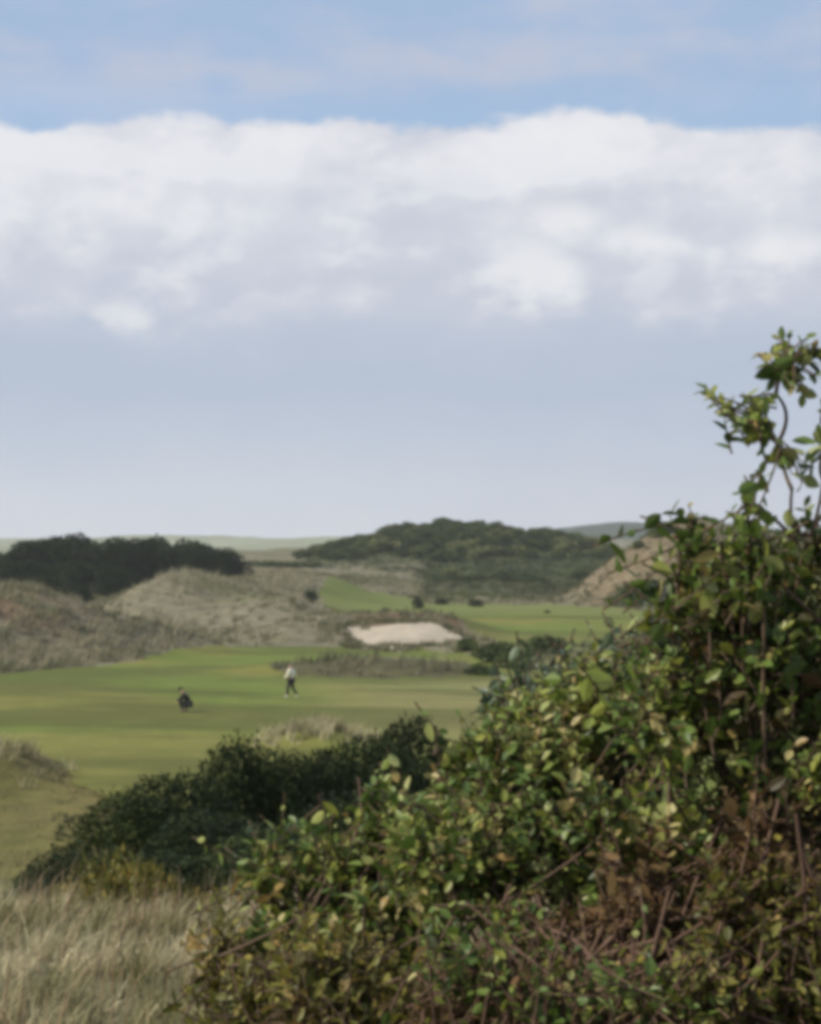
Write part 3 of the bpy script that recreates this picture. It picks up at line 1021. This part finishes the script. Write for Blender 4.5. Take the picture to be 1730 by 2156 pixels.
walk = dict(pelvis=(0, 0, .94), belly=(0, .01, 1.12), chest=(0, .02, 1.34), neck=(0, .03, 1.5), chin=(0, .06, 1.57), skull=(0, .06, 1.68),
            shl=(-.2, .01, 1.42), ell=(-.25, .08, 1.15), wrl=(-.2, .26, 1.0), shr=(.2, .01, 1.42), elr=(.26, -.08, 1.16), wrr=(.25, .06, .93),
            hipl=(-.09, 0, .88), knl=(-.1, .14, .5), anl=(-.1, .17, .09), tol=(-.11, .32, .045),
            hipr=(.09, 0, .88), knr=(.1, -.04, .48), anr=(.1, -.3, .13), tor=(.11, -.2, .045))
gx, gy = (614 - 865) / F * 100.5, 100.5
person((gx, gy, float(height(gx, gy)) + .03), math.radians(62), walk, 'person walking on the fairway in a pale top and dark trousers', M_pale, M_navy, M_white)
crouch = dict(pelvis=(0, -.18, .36), belly=(0, -.12, .55), chest=(0, .04, .76), neck=(0, .14, .9), chin=(0, .21, .95), skull=(0, .23, 1.06),
              shl=(-.2, .04, .83), ell=(-.24, .2, .62), wrl=(-.14, .4, .55), shr=(.2, .04, .83), elr=(.24, .2, .62), wrr=(.14, .4, .5),
              hipl=(-.1, -.16, .36), knl=(-.17, .26, .5), anl=(-.14, .06, .09), tol=(-.16, .22, .045),
              hipr=(.1, -.16, .36), knr=(.17, .22, .46), anr=(.14, -.02, .1), tor=(.16, .14, .045))
gx, gy = (392 - 865) / F * 91.5, 91.5
person((gx, gy, float(height(gx, gy)) + .03), math.radians(75), crouch, 'person in dark clothes crouching down on the fairway', M_black, M_navy, M_shoe, hat=M_black)

# ------------------------------------------------------------------ haze
hz = bpy.data.meshes.new('haze')
X, Y0, Y1, Z0, Z1 = 2250, -2250, 2250, -3, 60
hz.from_pydata([(-X, Y0, Z0), (X, Y0, Z0), (X, Y1, Z0), (-X, Y1, Z0), (-X, Y0, Z1), (X, Y0, Z1), (X, Y1, Z1), (-X, Y1, Z1)], [],
               [(0, 3, 2, 1), (4, 5, 6, 7), (0, 1, 5, 4), (1, 2, 6, 5), (2, 3, 7, 6), (3, 0, 4, 7)])
m, nt = new_mat('air_haze')
out = N(nt, 'ShaderNodeOutputMaterial')
pv = N(nt, 'ShaderNodeVolumePrincipled')
pv.inputs['Color'].default_value = (.93, .96, 1, 1)
pv.inputs['Density'].default_value = 2.2e-4
pv.inputs['Anisotropy'].default_value = .2
nt.links.new(pv.outputs[0], out.inputs['Volume'])
props(obj('haze', hz, m), kind='stuff')

# ------------------------------------------------------------------ sky and sun
SUN_EL, SUN_AZ = math.radians(40), math.radians(-106)      # azimuth from +Y, negative = left
w = bpy.data.worlds.new('World')
SC.world = w
w.use_nodes = True
nt = w.node_tree
for n in list(nt.nodes):
    nt.nodes.remove(n)
L = nt.links.new


def val(x):
    return x


def MA(op, a, b=None, c=None, clamp=False):
    n = nt.nodes.new('ShaderNodeMath')
    n.operation = op
    n.use_clamp = clamp
    for i, v in enumerate((a, b, c)):
        if v is None:
            continue
        if isinstance(v, (int, float)):
            n.inputs[i].default_value = v
        else:
            L(v, n.inputs[i])
    return n.outputs[0]


def SM_(x, a, b):
    n = nt.nodes.new('ShaderNodeMapRange')
    n.interpolation_type = 'SMOOTHSTEP'
    L(x, n.inputs['Value'])
    n.inputs['From Min'].default_value = a
    n.inputs['From Max'].default_value = b
    return n.outputs['Result']


def MIXC(f, a, b):
    n = nt.nodes.new('ShaderNodeMix')
    n.data_type = 'RGBA'
    if isinstance(f, (int, float)):
        n.inputs[0].default_value = f
    else:
        L(f, n.inputs[0])
    for s, v in ((6, a), (7, b)):
        if isinstance(v, tuple):
            n.inputs[s].default_value = (*v, 1)
        else:
            L(v, n.inputs[s])
    return n.outputs[2]


def s2l(r, g, b):
    return tuple(((c / 255 + .055) / 1.055) ** 2.4 if c > 10 else c / 255 / 12.92 for c in (r, g, b))


tc = nt.nodes.new('ShaderNodeTexCoord')
sep = nt.nodes.new('ShaderNodeSeparateXYZ')
L(tc.outputs['Generated'], sep.inputs[0])
az = MA('ARCTAN2', sep.outputs['X'], sep.outputs['Y'])
el = MA('ARCSINE', sep.outputs['Z'])


def noise(scale, zstretch=1.0, detail=5.0, rough=.55, off=0.0):
    mp = nt.nodes.new('ShaderNodeMapping')
    mp.inputs['Scale'].default_value = (1, 1, zstretch)
    mp.inputs['Location'].default_value = (off, off * .7, off * .3)
    L(tc.outputs['Generated'], mp.inputs[0])
    n = nt.nodes.new('ShaderNodeTexNoise')
    n.inputs['Scale'].default_value = scale
    n.inputs['Detail'].default_value = detail
    n.inputs['Roughness'].default_value = rough
    L(mp.outputs[0], n.inputs['Vector'])
    return MA('SUBTRACT', n.outputs['Fac'], .5)


nb = noise(9, 2.2, 6, .6)
nf = noise(28, 1.6, 5, .55, 3.0)
ns = noise(5, 5.0, 4, .5, 7.0)
nu = noise(14, 1.5, 5, .55, 11.0)

# shaded cloud deck, ramp over elevation
elw = MA('ADD', el, MA('ADD', MA('MULTIPLY', nb, .07), MA('MULTIPLY', nu, .02)))
ramp = nt.nodes.new('ShaderNodeValToRGB')
cr = ramp.color_ramp
stops = [(0.0, (206, 210, 221)), (.04, (192, 201, 217)), (.084, (180, 192, 211)), (.108, (188, 198, 215)), (.13, (201, 206, 220)), (.168, (217, 220, 229)), (.205, (227, 228, 235)), (.3, (232, 233, 240))]
K = 1 / .4
cr.elements[0].position = 0
cr.elements[0].color = (*s2l(*stops[0][1]), 1)
cr.elements[1].position = stops[-1][0] * K
cr.elements[1].color = (*s2l(*stops[-1][1]), 1)
for p_, c_ in stops[1:-1]:
    e = cr.elements.new(p_ * K)
    e.color = (*s2l(*c_), 1)
L(MA('MULTIPLY', elw, K), ramp.inputs['Fac'])
deck = ramp.outputs['Color']
# grey-lilac shading inside the bank
deck = MIXC(MA('MULTIPLY', MA('MULTIPLY', SM_(nu, -.02, .16), SM_(el, .09, .13)), .55), deck, s2l(200, 203, 218))
shades = [(900, 500, 170, 110, .8), (1330, 470, 160, 60, .5), (1450, 420, 110, 50, .6), (700, 620, 260, 60, .5), (120, 590, 160, 50, .5), (1000, 640, 120, 50, .6), (1500, 650, 200, 50, .5)]
acc = None
for px, py, rx, ry, s in shades:
    a0, e0 = math.atan((px - 865) / F), math.atan((1125 - py) / F)
    u = MA('DIVIDE', MA('SUBTRACT', MA('ADD', az, MA('MULTIPLY', nb, .06)), a0), rx / F)
    v = MA('DIVIDE', MA('SUBTRACT', MA('ADD', el, MA('MULTIPLY', nf, .03)), e0), ry / F)
    g = MA('MULTIPLY', MA('EXPONENT', MA('MULTIPLY', MA('ADD', MA('MULTIPLY', u, u), MA('MULTIPLY', v, v)), -1.0)), s)
    acc = g if acc is None else MA('MAXIMUM', acc, g)
deck = MIXC(MA('MULTIPLY', acc, .8), deck, s2l(199, 205, 219))
def noise_at(dz, dx, scale, detail):
    mp = nt.nodes.new('ShaderNodeMapping')
    mp.inputs['Scale'].default_value = (1, 1, 1.7)
    mp.inputs['Location'].default_value = (4 + dx, 2, 5 + dz)
    L(tc.outputs['Generated'], mp.inputs[0])
    n = nt.nodes.new('ShaderNodeTexNoise')
    n.inputs['Scale'].default_value = scale
    n.inputs['Detail'].default_value = detail
    n.inputs['Roughness'].default_value = .5
    n.inputs['Distortion'].default_value = .0
    L(mp.outputs[0], n.inputs['Vector'])
    return n.outputs['Fac']


rel = MA('SUBTRACT', noise_at(0, 0, 10, 4.5), noise_at(.016, -.010, 10, 4.5))
win = MA('MULTIPLY', SM_(el, .10, .15), SM_(el, .235, .21))
shade_r = MA('MULTIPLY', SM_(rel, .0, -.10), win)
light_r = MA('MULTIPLY', SM_(rel, .0, .09), win)
deck = MIXC(MA('MULTIPLY', shade_r, .4), deck, s2l(192, 198, 214))
deck = MIXC(MA('MULTIPLY', light_r, .5), deck, s2l(238, 240, 243))
# bright puffs
puffs = [(1230, 300, 150, 70, 1.0), (1090, 330, 150, 60, .6), (1560, 370, 190, 70, .8), (1110, 565, 120, 70, 1.25), (1190, 485, 100, 60, 1.05), (1340, 510, 110, 60, .7),
         (1650, 530, 140, 60, .7), (235, 660, 110, 55, .75), (380, 590, 70, 50, .4), (150, 430, 330, 120, .6), (640, 280, 200, 30, .6), (330, 470, 250, 50, .45)]
acc = None
for px, py, rx, ry, s in puffs:
    a0, e0 = math.atan((px - 865) / F), math.atan((1125 - py) / F)
    u = MA('DIVIDE', MA('SUBTRACT', MA('ADD', az, MA('MULTIPLY', nb, .05)), a0), rx / F)
    v = MA('DIVIDE', MA('SUBTRACT', MA('ADD', el, MA('MULTIPLY', nf, .03)), e0), ry / F)
    g = MA('MULTIPLY', MA('EXPONENT', MA('MULTIPLY', MA('ADD', MA('MULTIPLY', u, u), MA('MULTIPLY', v, v)), -1.0)), s)
    acc = g if acc is None else MA('MAXIMUM', acc, g)
pm = MA('MULTIPLY', SM_(MA('ADD', acc, MA('MULTIPLY', MA('ADD', nf, nu), 1.9)), .05, 1.15), MA('ADD', .06, MA('MULTIPLY', SM_(el, .085, .115), .94)))
deck = MIXC(MA('MULTIPLY', pm, .85), deck, s2l(236, 237, 240))

# blue upper sky with thin veils: real sky model under a veil
sky = nt.nodes.new('ShaderNodeTexSky')
sky.sky_type = 'NISHITA'
sky.sun_disc = False
sky.sun_elevation = SUN_EL
sky.sun_rotation = SUN_AZ
sky.altitude = 10
sky.air_density = 1.0
sky.dust_density = 1.0
sky.ozone_density = 1.5
bg_sky = nt.nodes.new('ShaderNodeBackground')
bg_sky.inputs['Strength'].default_value = .1
L(sky.outputs[0], bg_sky.inputs['Color'])
bg_cl = nt.nodes.new('ShaderNodeBackground')
bg_cl.inputs['Strength'].default_value = 1.0

veil = MIXC(SM_(MA('ADD', ns, MA('MULTIPLY', nf, .5)), -.16, .16), s2l(166, 190, 221), s2l(189, 197, 217))
veil = MIXC(MA('MULTIPLY', SM_(el, .24, .215), .5), veil, s2l(163, 194, 228))
# edge of the bank
a = MA('MULTIPLY', az, 1.0)
edge = MA('ADD', .2125, MA('ADD', MA('MULTIPLY', nf, .03), MA('MULTIPLY', nb, .012)))
for px, h_, wd in ((1230, .008, 90), (560, .003, 260), (1700, -.008, 200), (0, -.006, 220)):
    a0 = math.atan((px - 865) / F)
    u = MA('DIVIDE', MA('SUBTRACT', az, a0), wd / F)
    edge = MA('ADD', edge, MA('MULTIPLY', MA('EXPONENT', MA('MULTIPLY', MA('MULTIPLY', u, u), -1.0)), h_))
inside = SM_(MA('SUBTRACT', edge, el), -.003, .005)
colr = MIXC(inside, veil, deck)
L(colr, bg_cl.inputs['Color'])
mixs = nt.nodes.new('ShaderNodeMixShader')
# cloud cover: complete in the bank, broken veil above
cover = MA('MAXIMUM', inside, MA('ADD', .9, MA('MULTIPLY', SM_(ns, -.2, .2), .1)))
L(cover, mixs.inputs[0])
L(bg_sky.outputs[0], mixs.inputs[1])
L(bg_cl.outputs[0], mixs.inputs[2])
wo = nt.nodes.new('ShaderNodeOutputWorld')
L(mixs.outputs[0], wo.inputs['Surface'])

sd = bpy.data.lights.new('sun', 'SUN')
sd.energy = 4.9
sd.angle = math.radians(.8)
sd.color = (1, .92, .78)
so = link(bpy.data.objects.new('sun', sd))
dv = Vector((math.sin(SUN_AZ) * math.cos(SUN_EL), math.cos(SUN_AZ) * math.cos(SUN_EL), math.sin(SUN_EL)))
so.rotation_euler = (-dv).to_track_quat('-Z', 'Y').to_euler()
so.location = (-20, 0, 40)

# ------------------------------------------------------------------ camera
cd = bpy.data.cameras.new('camera')
cd.sensor_fit = 'VERTICAL'
cd.sensor_height = 24
cd.lens = 24 * F / 2156
cd.clip_end = 12000
cd.clip_start = .05
cam = link(bpy.data.objects.new('camera', cd))
cam.location = (0, 0, CAM_Z)
cam.rotation_euler = (math.radians(90) + math.atan(47 / F), 0, 0)
SC.camera = cam
SC.view_settings.view_transform = 'Standard'
SC.view_settings.look = 'None'
SC.view_settings.exposure = 0
SC.view_settings.gamma = 1
SC.render.engine = 'CYCLES'
SC.cycles.use_denoising = True
SC.cycles.volume_bounces = 1
SC.cycles.max_bounces = 6
SC.cycles.pixel_filter_type = 'BLACKMAN_HARRIS'
SC.cycles.filter_width = 5.0
